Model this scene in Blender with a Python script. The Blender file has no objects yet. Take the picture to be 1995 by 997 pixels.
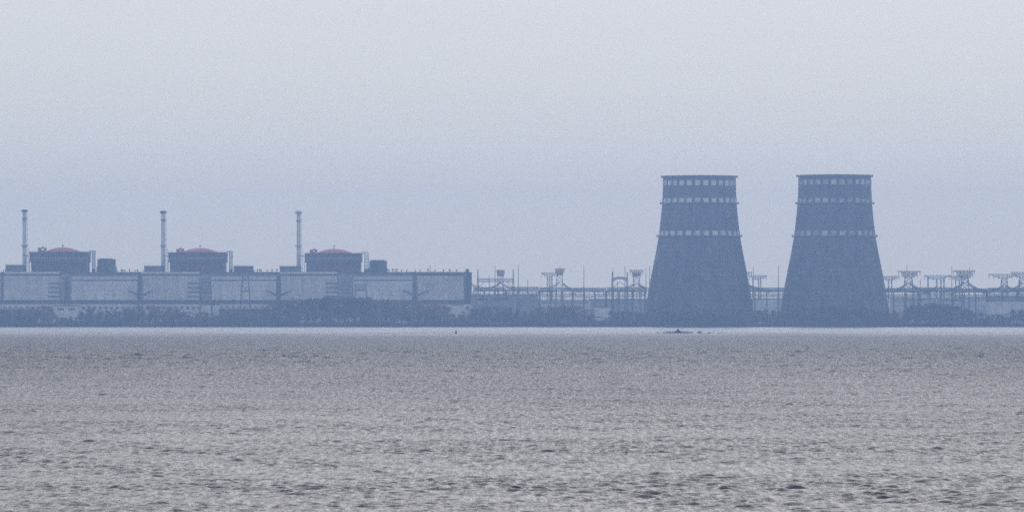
import bpy, math, random
import numpy as np
from mathutils import Vector

random.seed(7); RNG = np.random.default_rng(11)
sc = bpy.context.scene
COL = sc.collection

# ------------------------------------------------------------------ camera
F, CX, HOR, CAMZ = 11500.0, 997.5, 618.6, 8.0      # focal length in photo pixels, optical axis, eye level, eye height
cam_d = bpy.data.cameras.new('camera'); cam = bpy.data.objects.new('camera', cam_d); COL.objects.link(cam)
cam.location = (0, 0, CAMZ); cam.rotation_euler = (math.radians(90), 0, 0)
cam_d.sensor_width = 36.0; cam_d.lens = 36.0 * F / 1995.0
cam_d.shift_y = (HOR - 498.5) / 1995.0
cam_d.clip_start = 1.0; cam_d.clip_end = 30000.0
sc.camera = cam

# ------------------------------------------------------------------ sky, sun, exposure
SUN_EL, SUN_AZ = math.radians(24), math.radians(3)     # azimuth from +Y (straight ahead), negative to the left: veiled sun ahead, above the frame
VEIL, VEIL_COLOR = 0.88, (9.9, 10.5, 11.2)
world = bpy.data.worlds.new('World'); sc.world = world; world.use_nodes = True
nt = world.node_tree; nt.nodes.clear()
sky = nt.nodes.new('ShaderNodeTexSky'); sky.sky_type = 'NISHITA'; sky.sun_disc = False
sky.sun_elevation = SUN_EL; sky.sun_rotation = SUN_AZ
sky.air_density = 1.0; sky.dust_density = 1.0; sky.ozone_density = 1.5; sky.altitude = 0
bg = nt.nodes.new('ShaderNodeBackground'); bg.inputs['Strength'].default_value = 0.06
veil = nt.nodes.new('ShaderNodeMix'); veil.data_type = 'RGBA'; veil.inputs[0].default_value = VEIL    # even high cloud over the clear sky
veil.inputs[7].default_value = (*VEIL_COLOR, 1)
out = nt.nodes.new('ShaderNodeOutputWorld')
nt.links.new(sky.outputs[0], veil.inputs[6]); nt.links.new(veil.outputs[2], bg.inputs['Color']); nt.links.new(bg.outputs[0], out.inputs['Surface'])
sun_d = bpy.data.lights.new('sun', 'SUN'); sun_d.energy = 0.27; sun_d.angle = math.radians(28); sun_d.color = (1.0, 0.955, 0.945)
sun = bpy.data.objects.new('sun', sun_d); COL.objects.link(sun)
sdir = Vector((math.sin(SUN_AZ) * math.cos(SUN_EL), math.cos(SUN_AZ) * math.cos(SUN_EL), math.sin(SUN_EL)))
sun.rotation_euler = sdir.to_track_quat('Z', 'Y').to_euler(); sun.location = (0, 0, 500)
vs = sc.view_settings; vs.view_transform = 'Standard'; vs.look = 'None'; vs.gamma = 1.0; vs.use_curve_mapping = False; vs.exposure = 0.23
sc.cycles.use_denoising = False
sc.cycles.use_adaptive_sampling = True; sc.cycles.adaptive_threshold = 0.018; sc.cycles.adaptive_min_samples = 16
sc.cycles.max_bounces = 4; sc.cycles.volume_bounces = 3
HAZE_DENSITY, HAZE_COLOR, HAZE_G = 0.000152, (0.42, 0.63, 1.0), 0.66

# ------------------------------------------------------------------ helpers
def px(x, Y): return (x - CX) * Y / F
def pz(y, Y): return CAMZ + (HOR - y) * Y / F
GZ = 1.6                                            # level of the land

def mat(name, col, rough=0.85, var=0.18, scale=0.3, col2=None, metal=0.0, spec=0.3):
    m = bpy.data.materials.new(name); m.use_nodes = True
    t = m.node_tree; p = t.nodes['Principled BSDF']
    p.inputs['Roughness'].default_value = rough; p.inputs['Metallic'].default_value = metal
    p.inputs['Specular IOR Level'].default_value = spec
    tc = t.nodes.new('ShaderNodeTexCoord'); n = t.nodes.new('ShaderNodeTexNoise')
    n.inputs['Scale'].default_value = scale; n.inputs['Detail'].default_value = 5
    mx = t.nodes.new('ShaderNodeMix'); mx.data_type = 'RGBA'
    a = col; b = col2 or tuple(c * (1 - var * 2) for c in col)
    if not col2: a = tuple(min(1, c * (1 + var)) for c in col)
    mx.inputs[6].default_value = (*a, 1); mx.inputs[7].default_value = (*b, 1)
    r = t.nodes.new('ShaderNodeMapRange'); r.inputs[1].default_value = 0.3; r.inputs[2].default_value = 0.7
    t.links.new(tc.outputs['Object'], n.inputs['Vector']); t.links.new(n.outputs[0], r.inputs[0])
    t.links.new(r.outputs[0], mx.inputs[0]); t.links.new(mx.outputs[2], p.inputs['Base Color'])
    return m

M = dict(
    shell=mat('tower_cladding', (0.16, 0.14, 0.15), 0.8, 0.15, 0.09),
    paint=mat('white_paint', (0.86, 0.83, 0.80), 0.7, 0.06, 0.25),
    paint_old=mat('weathered_white_paint', (0.66, 0.62, 0.60), 0.8, 0.3, 0.35),
    paint_mid=mat('greyed_white_paint', (0.72, 0.69, 0.67), 0.7, 0.15, 0.5),
    paint_faded=mat('faded_white_paint', (0.48, 0.45, 0.45), 0.8, 0.3, 0.6),
    louvre=mat('grey_louvre', (0.26, 0.26, 0.27), 0.7, 0.15, 0.3),
    rail=mat('gallery_steel', (0.12, 0.12, 0.13), 0.7),
    wall=mat('pale_cladding', (0.74, 0.71, 0.69), 0.8, 0.10, 0.06),
    wall2=mat('pale_panel', (0.80, 0.77, 0.75), 0.8, 0.10, 0.06),
    joint=mat('cladding_joint', (0.42, 0.42, 0.43), 0.9),
    greywall=mat('pale_grey_wall', (0.40, 0.39, 0.40), 0.85, 0.15, 0.1),
    darkwall=mat('dark_wall', (0.14, 0.14, 0.15), 0.85, 0.15, 0.1),
    midwall=mat('grey_wall', (0.24, 0.23, 0.24), 0.85, 0.15, 0.1),
    block=mat('reactor_concrete', (0.16, 0.14, 0.15), 0.85, 0.12, 0.08),
    block_low=mat('reactor_brown_concrete', (0.20, 0.13, 0.13), 0.85, 0.12, 0.08),
    band=mat('reactor_band', (0.24, 0.24, 0.26), 0.85, 0.12, 0.08),
    dome=mat('red_dome_paint', (0.62, 0.20, 0.14), 0.7, 0.12, 0.15),
    red=mat('red_paint', (0.5, 0.14, 0.10), 0.6),
    stack=mat('stack_white', (0.85, 0.83, 0.81), 0.7, 0.08, 0.15),
    stackred=mat('stack_dark_band', (0.30, 0.22, 0.22), 0.7, 0.1, 0.2),
    steel=mat('galvanised_steel', (0.15, 0.155, 0.16), 0.6, 0.15, 0.2),
    palesteel=mat('pale_steel', (0.55, 0.55, 0.55), 0.6, 0.1, 0.2),
    glass=mat('dark_glass', (0.06, 0.065, 0.07), 0.25, 0.2, 0.3),
    roof=mat('bitumen_roof', (0.14, 0.14, 0.14), 0.9),
    whiteroof=mat('white_sheet_roof', (0.85, 0.84, 0.82), 0.5, 0.05, 0.2),
    bark=mat('bark', (0.09, 0.07, 0.055), 0.95, 0.2, 1.0),
    leaf_green=mat('dull_green_foliage', (0.11, 0.115, 0.07), 0.9, 0.3, 0.25),
    leaf_olive=mat('olive_foliage', (0.18, 0.15, 0.105), 0.9, 0.3, 0.25),
    leaf_brown=mat('rusty_autumn_foliage', (0.30, 0.17, 0.12), 0.9, 0.3, 0.25),
    scrub=mat('shore_scrub', (0.12, 0.12, 0.085), 0.95, 0.3, 0.1),
    land=mat('bank_soil', (0.10, 0.095, 0.06), 0.95, 0.2, 0.03),
    rock=mat('wet_rock', (0.035, 0.036, 0.04), 0.6, 0.2, 0.8),
    bird=mat('dark_plumage', (0.018, 0.018, 0.022), 0.7, 0.2, 2.0),
    buoy=mat('dark_buoy_paint', (0.02, 0.02, 0.025), 0.6, 0.2, 2.0),
)

def streaked(m, sx, sz, lo):
    """rain streaks and patched panels with a shape of their own, laid over a material's colour"""
    t = m.node_tree; p = t.nodes['Principled BSDF']; src = p.inputs['Base Color'].links[0].from_socket
    tc = t.nodes.new('ShaderNodeTexCoord'); mp = t.nodes.new('ShaderNodeMapping'); mp.inputs['Scale'].default_value = (sx, sx, sz)
    n = t.nodes.new('ShaderNodeTexNoise'); n.inputs['Scale'].default_value = 1.0; n.inputs['Detail'].default_value = 6; n.inputs['Roughness'].default_value = .65
    r = t.nodes.new('ShaderNodeMapRange'); r.inputs[1].default_value = .35; r.inputs[2].default_value = .7; r.inputs[3].default_value = lo; r.inputs[4].default_value = 1.25
    mx = t.nodes.new('ShaderNodeMix'); mx.data_type = 'RGBA'; mx.blend_type = 'MULTIPLY'; mx.inputs[0].default_value = 1
    t.links.new(tc.outputs['Object'], mp.inputs['Vector']); t.links.new(mp.outputs[0], n.inputs['Vector']); t.links.new(n.outputs[0], r.inputs[0])
    t.links.new(src, mx.inputs[6]); t.links.new(r.outputs[0], mx.inputs[7]); t.links.new(mx.outputs[2], p.inputs['Base Color'])
streaked(M['shell'], .22, .012, .45); streaked(M['wall'], .25, .05, .9); streaked(M['wall2'], .25, .05, .9); streaked(M['block_low'], .2, .04, .6); streaked(M['block'], .2, .04, .6); streaked(M['darkwall'], .25, .05, .6); streaked(M['midwall'], .25, .05, .6)

for q in ('leaf_green', 'leaf_olive', 'leaf_brown', 'scrub'):      # thin leaves let part of the light through
    t = M[q].node_tree; p = t.nodes['Principled BSDF']; tr = t.nodes.new('ShaderNodeBsdfTranslucent'); mxs = t.nodes.new('ShaderNodeMixShader'); mxs.inputs[0].default_value = .45
    t.links.new(p.inputs['Base Color'].links[0].from_socket, tr.inputs['Color']); t.links.new(p.outputs[0], mxs.inputs[1]); t.links.new(tr.outputs[0], mxs.inputs[2]); t.links.new(mxs.outputs[0], t.nodes['Material Output'].inputs['Surface'])

class MB:
    def __init__(s): s.v = []; s.f = []
    def box(s, x0, x1, y0, y1, z0, z1):
        b = len(s.v)
        s.v += [(x0,y0,z0),(x1,y0,z0),(x1,y1,z0),(x0,y1,z0),(x0,y0,z1),(x1,y0,z1),(x1,y1,z1),(x0,y1,z1)]
        s.f += [tuple(b+i for i in q) for q in ((0,3,2,1),(4,5,6,7),(0,1,5,4),(1,2,6,5),(2,3,7,6),(3,0,4,7))]
        return s
    def tube(s, p0, p1, r0, r1=None, n=4):
        r1 = r0 if r1 is None else r1
        p0, p1 = Vector(p0), Vector(p1); d = (p1 - p0)
        if d.length < 1e-6: return s
        d.normalize(); u = d.orthogonal().normalized(); w = d.cross(u); b = len(s.v)
        for p, r in ((p0, r0), (p1, r1)):
            for k in range(n):
                a = 2 * math.pi * (k + .5) / n
                s.v.append(tuple(p + u * (r * math.cos(a)) + w * (r * math.sin(a))))
        for k in range(n):
            k2 = (k + 1) % n; s.f.append((b+k, b+k2, b+n+k2, b+n+k))
        s.f.append(tuple(b + k for k in reversed(range(n)))); s.f.append(tuple(b + n + k for k in range(n)))
        return s
    def path(s, pts, r, n=3):
        for a, b in zip(pts[:-1], pts[1:]): s.tube(a, b, r, r, n)
        return s
    def lathe(s, prof, n=48, c=(0, 0), cap=False):
        b = len(s.v)
        for r, z in prof:
            for k in range(n):
                a = 2 * math.pi * k / n; s.v.append((c[0] + r * math.cos(a), c[1] + r * math.sin(a), z))
        for i in range(len(prof) - 1):
            for k in range(n):
                k2 = (k + 1) % n
                s.f.append((b+i*n+k, b+i*n+k2, b+(i+1)*n+k2, b+(i+1)*n+k))
        if cap: s.f.append(tuple(b + (len(prof)-1)*n + k for k in range(n)))
        return s
    def truss(s, c0, h0, c1, h1, seg, r, rb=None):
        """square lattice column from centre c0 (half width h0) to c1 (half width h1)"""
        rb = rb or r * .6; c0, c1 = Vector(c0), Vector(c1); up = (c1 - c0).normalized()
        u = Vector((1, 0, 0)); u = (u - up * u.dot(up))
        if u.length < .1: u = Vector((0, 0, 1))
        u.normalize(); w = up.cross(u)
        rings = []
        for i in range(seg + 1):
            t = i / seg; c = c0.lerp(c1, t); h = h0 + (h1 - h0) * t
            rings.append([c + u*(h*a) + w*(h*b) for a, b in ((-1,-1),(1,-1),(1,1),(-1,1))])
        for k in range(4): s.tube(rings[0][k], rings[-1][k], r)
        for i in range(seg):
            for k in range(4):
                k2 = (k + 1) % 4
                s.tube(rings[i][k], rings[i+1][k2], rb, rb, 3); s.tube(rings[i][k2], rings[i+1][k], rb, rb, 3)
                s.tube(rings[i+1][k], rings[i+1][k2], rb, rb, 3)
        return s
    def mesh(s, name, m=None):
        me = bpy.data.meshes.new(name); me.from_pydata(s.v, [], s.f); me.update()
        if m: me.materials.append(m)
        return me
    def build(s, name, m, parent=None, smooth=False):
        me = s.mesh(name, m)
        if smooth: me.polygons.foreach_set('use_smooth', [True] * len(me.polygons))
        o = bpy.data.objects.new(name, me); COL.objects.link(o)
        if parent: o.parent = parent
        return o

def inst(name, me, parent, loc=(0, 0, 0), rot=(0, 0, 0), scl=(1, 1, 1)):
    o = bpy.data.objects.new(name, me); COL.objects.link(o); o.parent = parent
    o.location = loc; o.rotation_euler = rot; o.scale = scl
    return o
def tag(o, label, cat=None, group=None, kind=None):
    o['label'] = label
    if cat: o['category'] = cat
    if group: o['group'] = group
    if kind: o['kind'] = kind
    return o
def thing(name, label, cat, loc, group=None):
    o = bpy.data.objects.new(name, None); COL.objects.link(o); o.location = loc; o.empty_display_size = 2
    return tag(o, label, cat, group)

class Frame:
    """photo pixels on a plane Y -> metres local to a thing whose base stands at (x, Y, GZ)"""
    def __init__(s, x, Y, gz=GZ): s.x0, s.Y, s.gz = px(x, Y), Y, gz
    def X(s, x): return px(x, s.Y) - s.x0
    def Z(s, y): return pz(y, s.Y) - s.gz
    def loc(s): return (s.x0, s.Y, s.gz)
    def box(s, mb, xa, xb, yt, yb, d0, d1):            # yb None = ground
        return mb.box(s.X(xa), s.X(xb), d0, d1, 0.0 if yb is None else s.Z(yb), s.Z(yt))

# ------------------------------------------------------------------ water
def make_water():
    NC = 430
    Y = [205.0]
    while Y[-1] < 5012: Y.append(Y[-1] + 0.15 * (Y[-1] / 230) ** (1.15 if Y[-1] < 900 else 1.6) * (1 if Y[-1] < 900 else (230 / 900) ** .45))
    Y = np.array(Y); NR = len(Y)
    dY = np.gradient(Y)
    Y = np.concatenate([[-400.0, 60.0], Y]); dY = np.concatenate([[200, 200], dY]); NR += 2
    u = np.linspace(-1, 1, NC); half = 0.50 * 1995 / F
    X = u[None, :] * half * np.maximum(Y, 60)[:, None] * 1.15
    outer = np.array([40.0, 160.0, 600.0, 1500.0])
    xl = X[:, :1] - outer[::-1][None, :]; xr = X[:, -1:] + outer[None, :]
    X = np.concatenate([xl, X, xr], 1); nc = X.shape[1]
    YY = np.repeat(Y[:, None], nc, 1)
    dX = np.gradient(X, axis=1)
    H = np.zeros_like(X)
    # uneven ripening of the chop: patches of stronger and weaker waves
    patch = np.ones_like(X)
    for k in range(9):
        L = RNG.uniform(9, 60); a = RNG.uniform(0, math.pi)
        patch += 0.13 * np.sin((X * math.cos(a) + YY * math.sin(a) * .6) * 2 * math.pi / L + RNG.uniform(0, 6.3))
    patch = np.clip(patch, 0.55, 1.3)
    n = 120
    for k in range(n):
        lam = 0.5 * (2.0 / 0.5) ** ((k + RNG.uniform(0, 1)) / n)
        th = RNG.normal(0.12, 0.60)
        kx, ky = 2*math.pi/lam*math.sin(th), 2*math.pi/lam*math.cos(th)
        amp = WAVE * lam ** 0.6 / n ** .5 * RNG.uniform(.6, 1.3)
        res = np.clip((lam / abs(math.cos(th) + 1e-3) / dY[:, None] - 1.3) / 1.0, 0, 1) * np.clip((lam / max(abs(math.sin(th)), .05) / np.abs(dX) - 1.3) / 1.0, 0, 1)
        H += amp * res * np.sin(kx * X + ky * YY + RNG.uniform(0, 6.283))
    for k in range(40):                                   # longer, lower waves out on the open reach
        lam = 2.6 * (6.5 / 2.6) ** ((k + RNG.uniform(0, 1)) / 40); th = RNG.normal(0.1, 0.55)
        kx, ky = 2*math.pi/lam*math.sin(th), 2*math.pi/lam*math.cos(th)
        res = np.clip((lam / abs(math.cos(th) + 1e-3) / dY[:, None] - 1.3) / 1.0, 0, 1) * np.clip((YY - 450) / 700, 0, 1)
        H += 0.0050 * lam ** .9 * res * np.sin(kx * X + ky * YY + RNG.uniform(0, 6.283))
    s = H.std() + 1e-9
    H = patch * (H + 0.12 * (H * H / (2 * s) - s / 2))
    H[:, :4] = 0; H[:, -4:] = 0; H[:2] = 0
    co = np.stack([X, YY, H], -1).reshape(-1, 3).astype(np.float32)
    idx = np.arange(NR * nc, dtype=np.int32).reshape(NR, nc)
    q = np.stack([idx[:-1, :-1], idx[:-1, 1:], idx[1:, 1:], idx[1:, :-1]], -1).reshape(-1, 4)
    me = bpy.data.meshes.new('water')
    me.vertices.add(len(co)); me.vertices.foreach_set('co', co.ravel())
    me.loops.add(q.size); me.loops.foreach_set('vertex_index', q.ravel())
    me.polygons.add(len(q)); me.polygons.foreach_set('loop_start', np.arange(0, q.size, 4, dtype=np.int32))
    me.polygons.foreach_set('use_smooth', np.ones(len(q), dtype=bool))
    me.update(calc_edges=True)
    o = bpy.data.objects.new('water', me); COL.objects.link(o); o['kind'] = 'structure'; o['label'] = 'wind-ruffled grey reservoir water with dark ripple dashes'
    m = bpy.data.materials.new('choppy_water'); m.use_nodes = True; t = m.node_tree; p = t.nodes['Principled BSDF']
    p.inputs['Base Color'].default_value = (0.032, 0.032, 0.054, 1); p.inputs['Roughness'].default_value = 0.38; p.inputs['IOR'].default_value = 1.33
    tc = t.nodes.new('ShaderNodeTexCoord'); prev = None
    for scl, st, det in ((2.2, 0.08, 3), (8.0, 0.04, 3)):
        mp = t.nodes.new('ShaderNodeMapping'); mp.inputs['Scale'].default_value = (scl, scl * .8, scl)
        nz = t.nodes.new('ShaderNodeTexNoise'); nz.inputs['Scale'].default_value = 1.0; nz.inputs['Detail'].default_value = det
        b = t.nodes.new('ShaderNodeBump'); b.inputs['Strength'].default_value = 1.0; b.inputs['Distance'].default_value = st
        t.links.new(tc.outputs['Object'], mp.inputs['Vector']); t.links.new(mp.outputs[0], nz.inputs['Vector']); t.links.new(nz.outputs[0], b.inputs['Height'])
        if prev: t.links.new(prev.outputs[0], b.inputs['Normal'])
        prev = b
    t.links.new(prev.outputs[0], p.inputs['Normal'])
    # wind-roughened water in the open, calmer in the lee of the far bank
    sp = t.nodes.new('ShaderNodeSeparateXYZ'); mr = t.nodes.new('ShaderNodeMapRange'); mr.interpolation_type = 'SMOOTHSTEP'
    lane = t.nodes.new('ShaderNodeTexNoise'); lane.inputs['Scale'].default_value = 1.0; lmp = t.nodes.new('ShaderNodeMapping'); lmp.inputs['Scale'].default_value = (.012, .0025, 1)
    ad = t.nodes.new('ShaderNodeMath'); ad.operation = 'MULTIPLY_ADD'; ad.inputs[1].default_value = 900
    t.links.new(tc.outputs['Object'], sp.inputs[0]); t.links.new(tc.outputs['Object'], lmp.inputs[0]); t.links.new(lmp.outputs[0], lane.inputs['Vector'])
    t.links.new(lane.outputs[0], ad.inputs[0]); t.links.new(sp.outputs[1], ad.inputs[2]); t.links.new(ad.outputs[0], mr.inputs[0])
    mr.inputs[1].default_value = 450; mr.inputs[2].default_value = 5450; mr.interpolation_type = 'LINEAR'
    rp = t.nodes.new('ShaderNodeValToRGB'); e = rp.color_ramp.elements
    while len(e) < len(LANE): e.new(.5)
    for q, (yy, rr) in zip(e, LANE): q.position = yy / 5000; q.color = (rr, rr, rr, 1)
    t.links.new(mr.outputs[0], rp.inputs[0])
    # windrows: streaks of rougher and smoother ripple drawn out along the wind
    ws = []
    for sx, sy in ((6.5, .42), (2.6, .16)):
        wm = t.nodes.new('ShaderNodeMapping'); wm.inputs['Scale'].default_value = (sx, sy, 1); wm.inputs['Rotation'].default_value = (0, 0, .02)
        wn = t.nodes.new('ShaderNodeTexNoise'); wn.inputs['Scale'].default_value = 1; wn.inputs['Detail'].default_value = 3
        t.links.new(tc.outputs['Object'], wm.inputs[0]); t.links.new(wm.outputs[0], wn.inputs['Vector']); ws.append(wn)
    wa = t.nodes.new('ShaderNodeMath'); wa.operation = 'ADD'; t.links.new(ws[0].outputs[0], wa.inputs[0]); t.links.new(ws[1].outputs[0], wa.inputs[1])
    wr = t.nodes.new('ShaderNodeMapRange'); wr.inputs[1].default_value = .72; wr.inputs[2].default_value = 1.28; wr.inputs[3].default_value = 1 - WINDROW; wr.inputs[4].default_value = 1 + WINDROW
    wx = t.nodes.new('ShaderNodeMath'); wx.operation = 'MULTIPLY'; t.links.new(wa.outputs[0], wr.inputs[0]); t.links.new(wr.outputs[0], wx.inputs[0]); t.links.new(rp.outputs[0], wx.inputs[1])
    t.links.new(wx.outputs[0], p.inputs['Roughness'])
    me.materials.append(m)
LANE = ((250, .36), (450, .40), (700, .46), (1000, .49), (1400, .52), (1900, .54), (2500, .51), (3100, .37), (3700, .29), (4900, .27))    # distance, ripple roughness
WINDROW = 0.34
WAVE = 0.046
make_water()

# ------------------------------------------------------------------ land
def make_land():
    nx, ny = 160, 40; v = []; f = []
    ys = [4988, 4996, 5002, 5008, 5015, 5025] + list(np.linspace(5040, 6220, ny - 6))
    for j, y in enumerate(ys):
        for i in range(nx):
            x = -1700 + 3400 * i / (nx - 1)
            edge = 2.0 * math.sin(x * .031) + 1.4 * math.sin(x * .11 + 1) + 0.8 * math.sin(x * .37)
            t = min(1, max(-.4, (y + edge - 5003) / 26)); v.append((x, y, GZ * (1 - (1 - t) ** 2) if t > 0 else t * 2.5))
    for j in range(ny - 1):
        for i in range(nx - 1): a = j * nx + i; f.append((a, a + 1, a + nx + 1, a + nx))
    mb = MB(); mb.v, mb.f = v, f; o = mb.build('land', M['land'], None, True); o['kind'] = 'structure'; o['label'] = 'low flat bank carrying the power station'
make_land()

# ------------------------------------------------------------------ cooling towers
def cooling_tower(x, Y, dy, label, ladder_at, paint):
    s = Y / F; fr = Frame(x, Y); t = thing('cooling_tower', label, 'cooling tower', fr.loc(), 'twin cooling towers')
    prof_px = [(342 + dy, 70.4), (370, 71.0), (396, 72.3), (428, 75.2), (460, 79), (490, 84.3), (524.6, 91.2), (558.7, 97.8), (592.8, 103.6), (622, 108.5)]
    ys = [a for a, b in prof_px]; rs = [b for a, b in prof_px]
    def R(y): return float(np.interp(y, ys, rs)) * s
    ztop = fr.Z(342 + dy); zbot = fr.Z(622)
    prof = []; n = 30                                             # lapped courses of cladding
    for i in range(n):
        ya = 622 + (342 + dy - 622) * i / n; yb = 622 + (342 + dy - 622) * (i + 1) / n
        prof += [(R(ya) + .22, fr.Z(ya)), (R(yb), fr.Z(yb) - .05)]
    prof += [(R(342) - 1.2, ztop), (R(380) - 1.5, fr.Z(380)), (R(470) - 1.8, fr.Z(470)), (R(622) - 2, zbot)]
    MB().lathe(prof, 84).build('shell', M['shell'], t)
    rr = R(342)
    MB().lathe([(rr + .02, ztop - 1.4), (rr + 1.0, ztop - 1.2), (rr + 1.0, ztop - .2), (rr + .02, ztop + .05), (rr - 1.1, ztop + .08)], 84).build('rim', M['rail'], t)
    for y in (344.5 + dy, 397, 461):                               # galleries with railings
        r = R(y); z = fr.Z(y)
        g = MB().lathe([(r + .15, z - .5), (r + 1.15, z - .35), (r + 1.15, z), (r + .15, z)], 84).build('gallery', M['rail'], t)
        rl = MB()
        for k in range(84):
            a, b = 2*math.pi*k/84, 2*math.pi*(k+1)/84; q = r + 1.08
            rl.tube((q*math.cos(a), q*math.sin(a), z), (q*math.cos(a), q*math.sin(a), z + 1.3), .07, .07, 3)
            rl.tube((q*math.cos(a), q*math.sin(a), z + 1.3), (q*math.cos(b), q*math.sin(b), z + 1.3), .07, .07, 3)
        rl.build('railing', M['rail'], g)
        bm = MB().box(-.55, .55, -.55, .55, -.4, 1.5).mesh('lamp_housing', M['rail'])
        for k in range(4):                                         # lamp housings on the gallery
            a = math.pi * k / 2; inst('lamp_housing', bm, g, ((r + 1.5) * math.cos(a), (r + 1.5) * math.sin(a), z), (0, 0, a))
    NS = 28                                                        # painted squares, each a slightly proud panel
    for (ya, yb, frac) in ((351.5 + dy, 361 + dy, .62), (387, 395.8, .62), (450.5, 459.8, .62)):
        r0, r1 = R(yb) + .34, R(ya) + .34; z0, z1 = fr.Z(yb), fr.Z(ya); h = math.pi / NS * frac
        mb = MB(); ns = 3
        for i in range(ns + 1):
            a = -h + 2 * h * i / ns
            mb.v += [(r0*math.cos(a), r0*math.sin(a), z0), (r1*math.cos(a), r1*math.sin(a), z1), ((r0-.3)*math.cos(a), (r0-.3)*math.sin(a), z0), ((r1-.3)*math.cos(a), (r1-.3)*math.sin(a), z1)]
        for i in range(ns):
            b = i * 4; mb.f += [(b, b+4, b+5, b+1), (b+1, b+5, b+7, b+3), (b+2, b+6, b+4, b)]
        mb.f += [(0, 1, 3, 2), (ns*4, ns*4+2, ns*4+3, ns*4+1)]
        mes = [mb.mesh('painted_panel', M[q]) for q in paint]; pr = random.Random(int(x + ya))
        for k in range(NS):
            inst('painted_panel', pr.choice(mes), t, rot=(0, 0, 2 * math.pi * (k + .5) / NS + .03))
    cm = MB().tube((0, 0, 0), (-.6, 0, zbot + .3), .55, .45, 6).mesh('support_column', M['midwall'])
    for k in range(36):
        a = 2 * math.pi * k / 36; inst('support_column', cm, t, ((R(622) - .6) * math.cos(a), (R(622) - .6) * math.sin(a), 0), (0, 0, a))
    for (dx, nm) in ladder_at:                                     # inclined ladder run up the shell
        mb = MB(); pts = []
        for y in np.linspace(621, 345, 24):
            r = R(y); xx = dx * r / R(342); pts.append((xx, -math.sqrt(r*r - xx*xx) - .75, fr.Z(y)))
        for off in (-.9, .9): mb.path([(a + off, b, c) for a, b, c in pts], .35, 4)
        for a, b, c in pts: mb.box(a - .9, a + .9, b - .12, b + .12, c - .12, c + .12)
        mb.build(nm, M['rail'], t)
    return t
cooling_tower(1362.6, 5270, 1.2, 'cooling tower nearer the turbine halls, with bright white painted squares', (), ('paint', 'paint', 'paint_mid'))
cooling_tower(1626.3, 5270, -0.4, 'cooling tower with dark vertical ladder and faded white squares', ((15.8, 'ladder'),), ('paint_mid', 'paint_old', 'paint_faded'))

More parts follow.
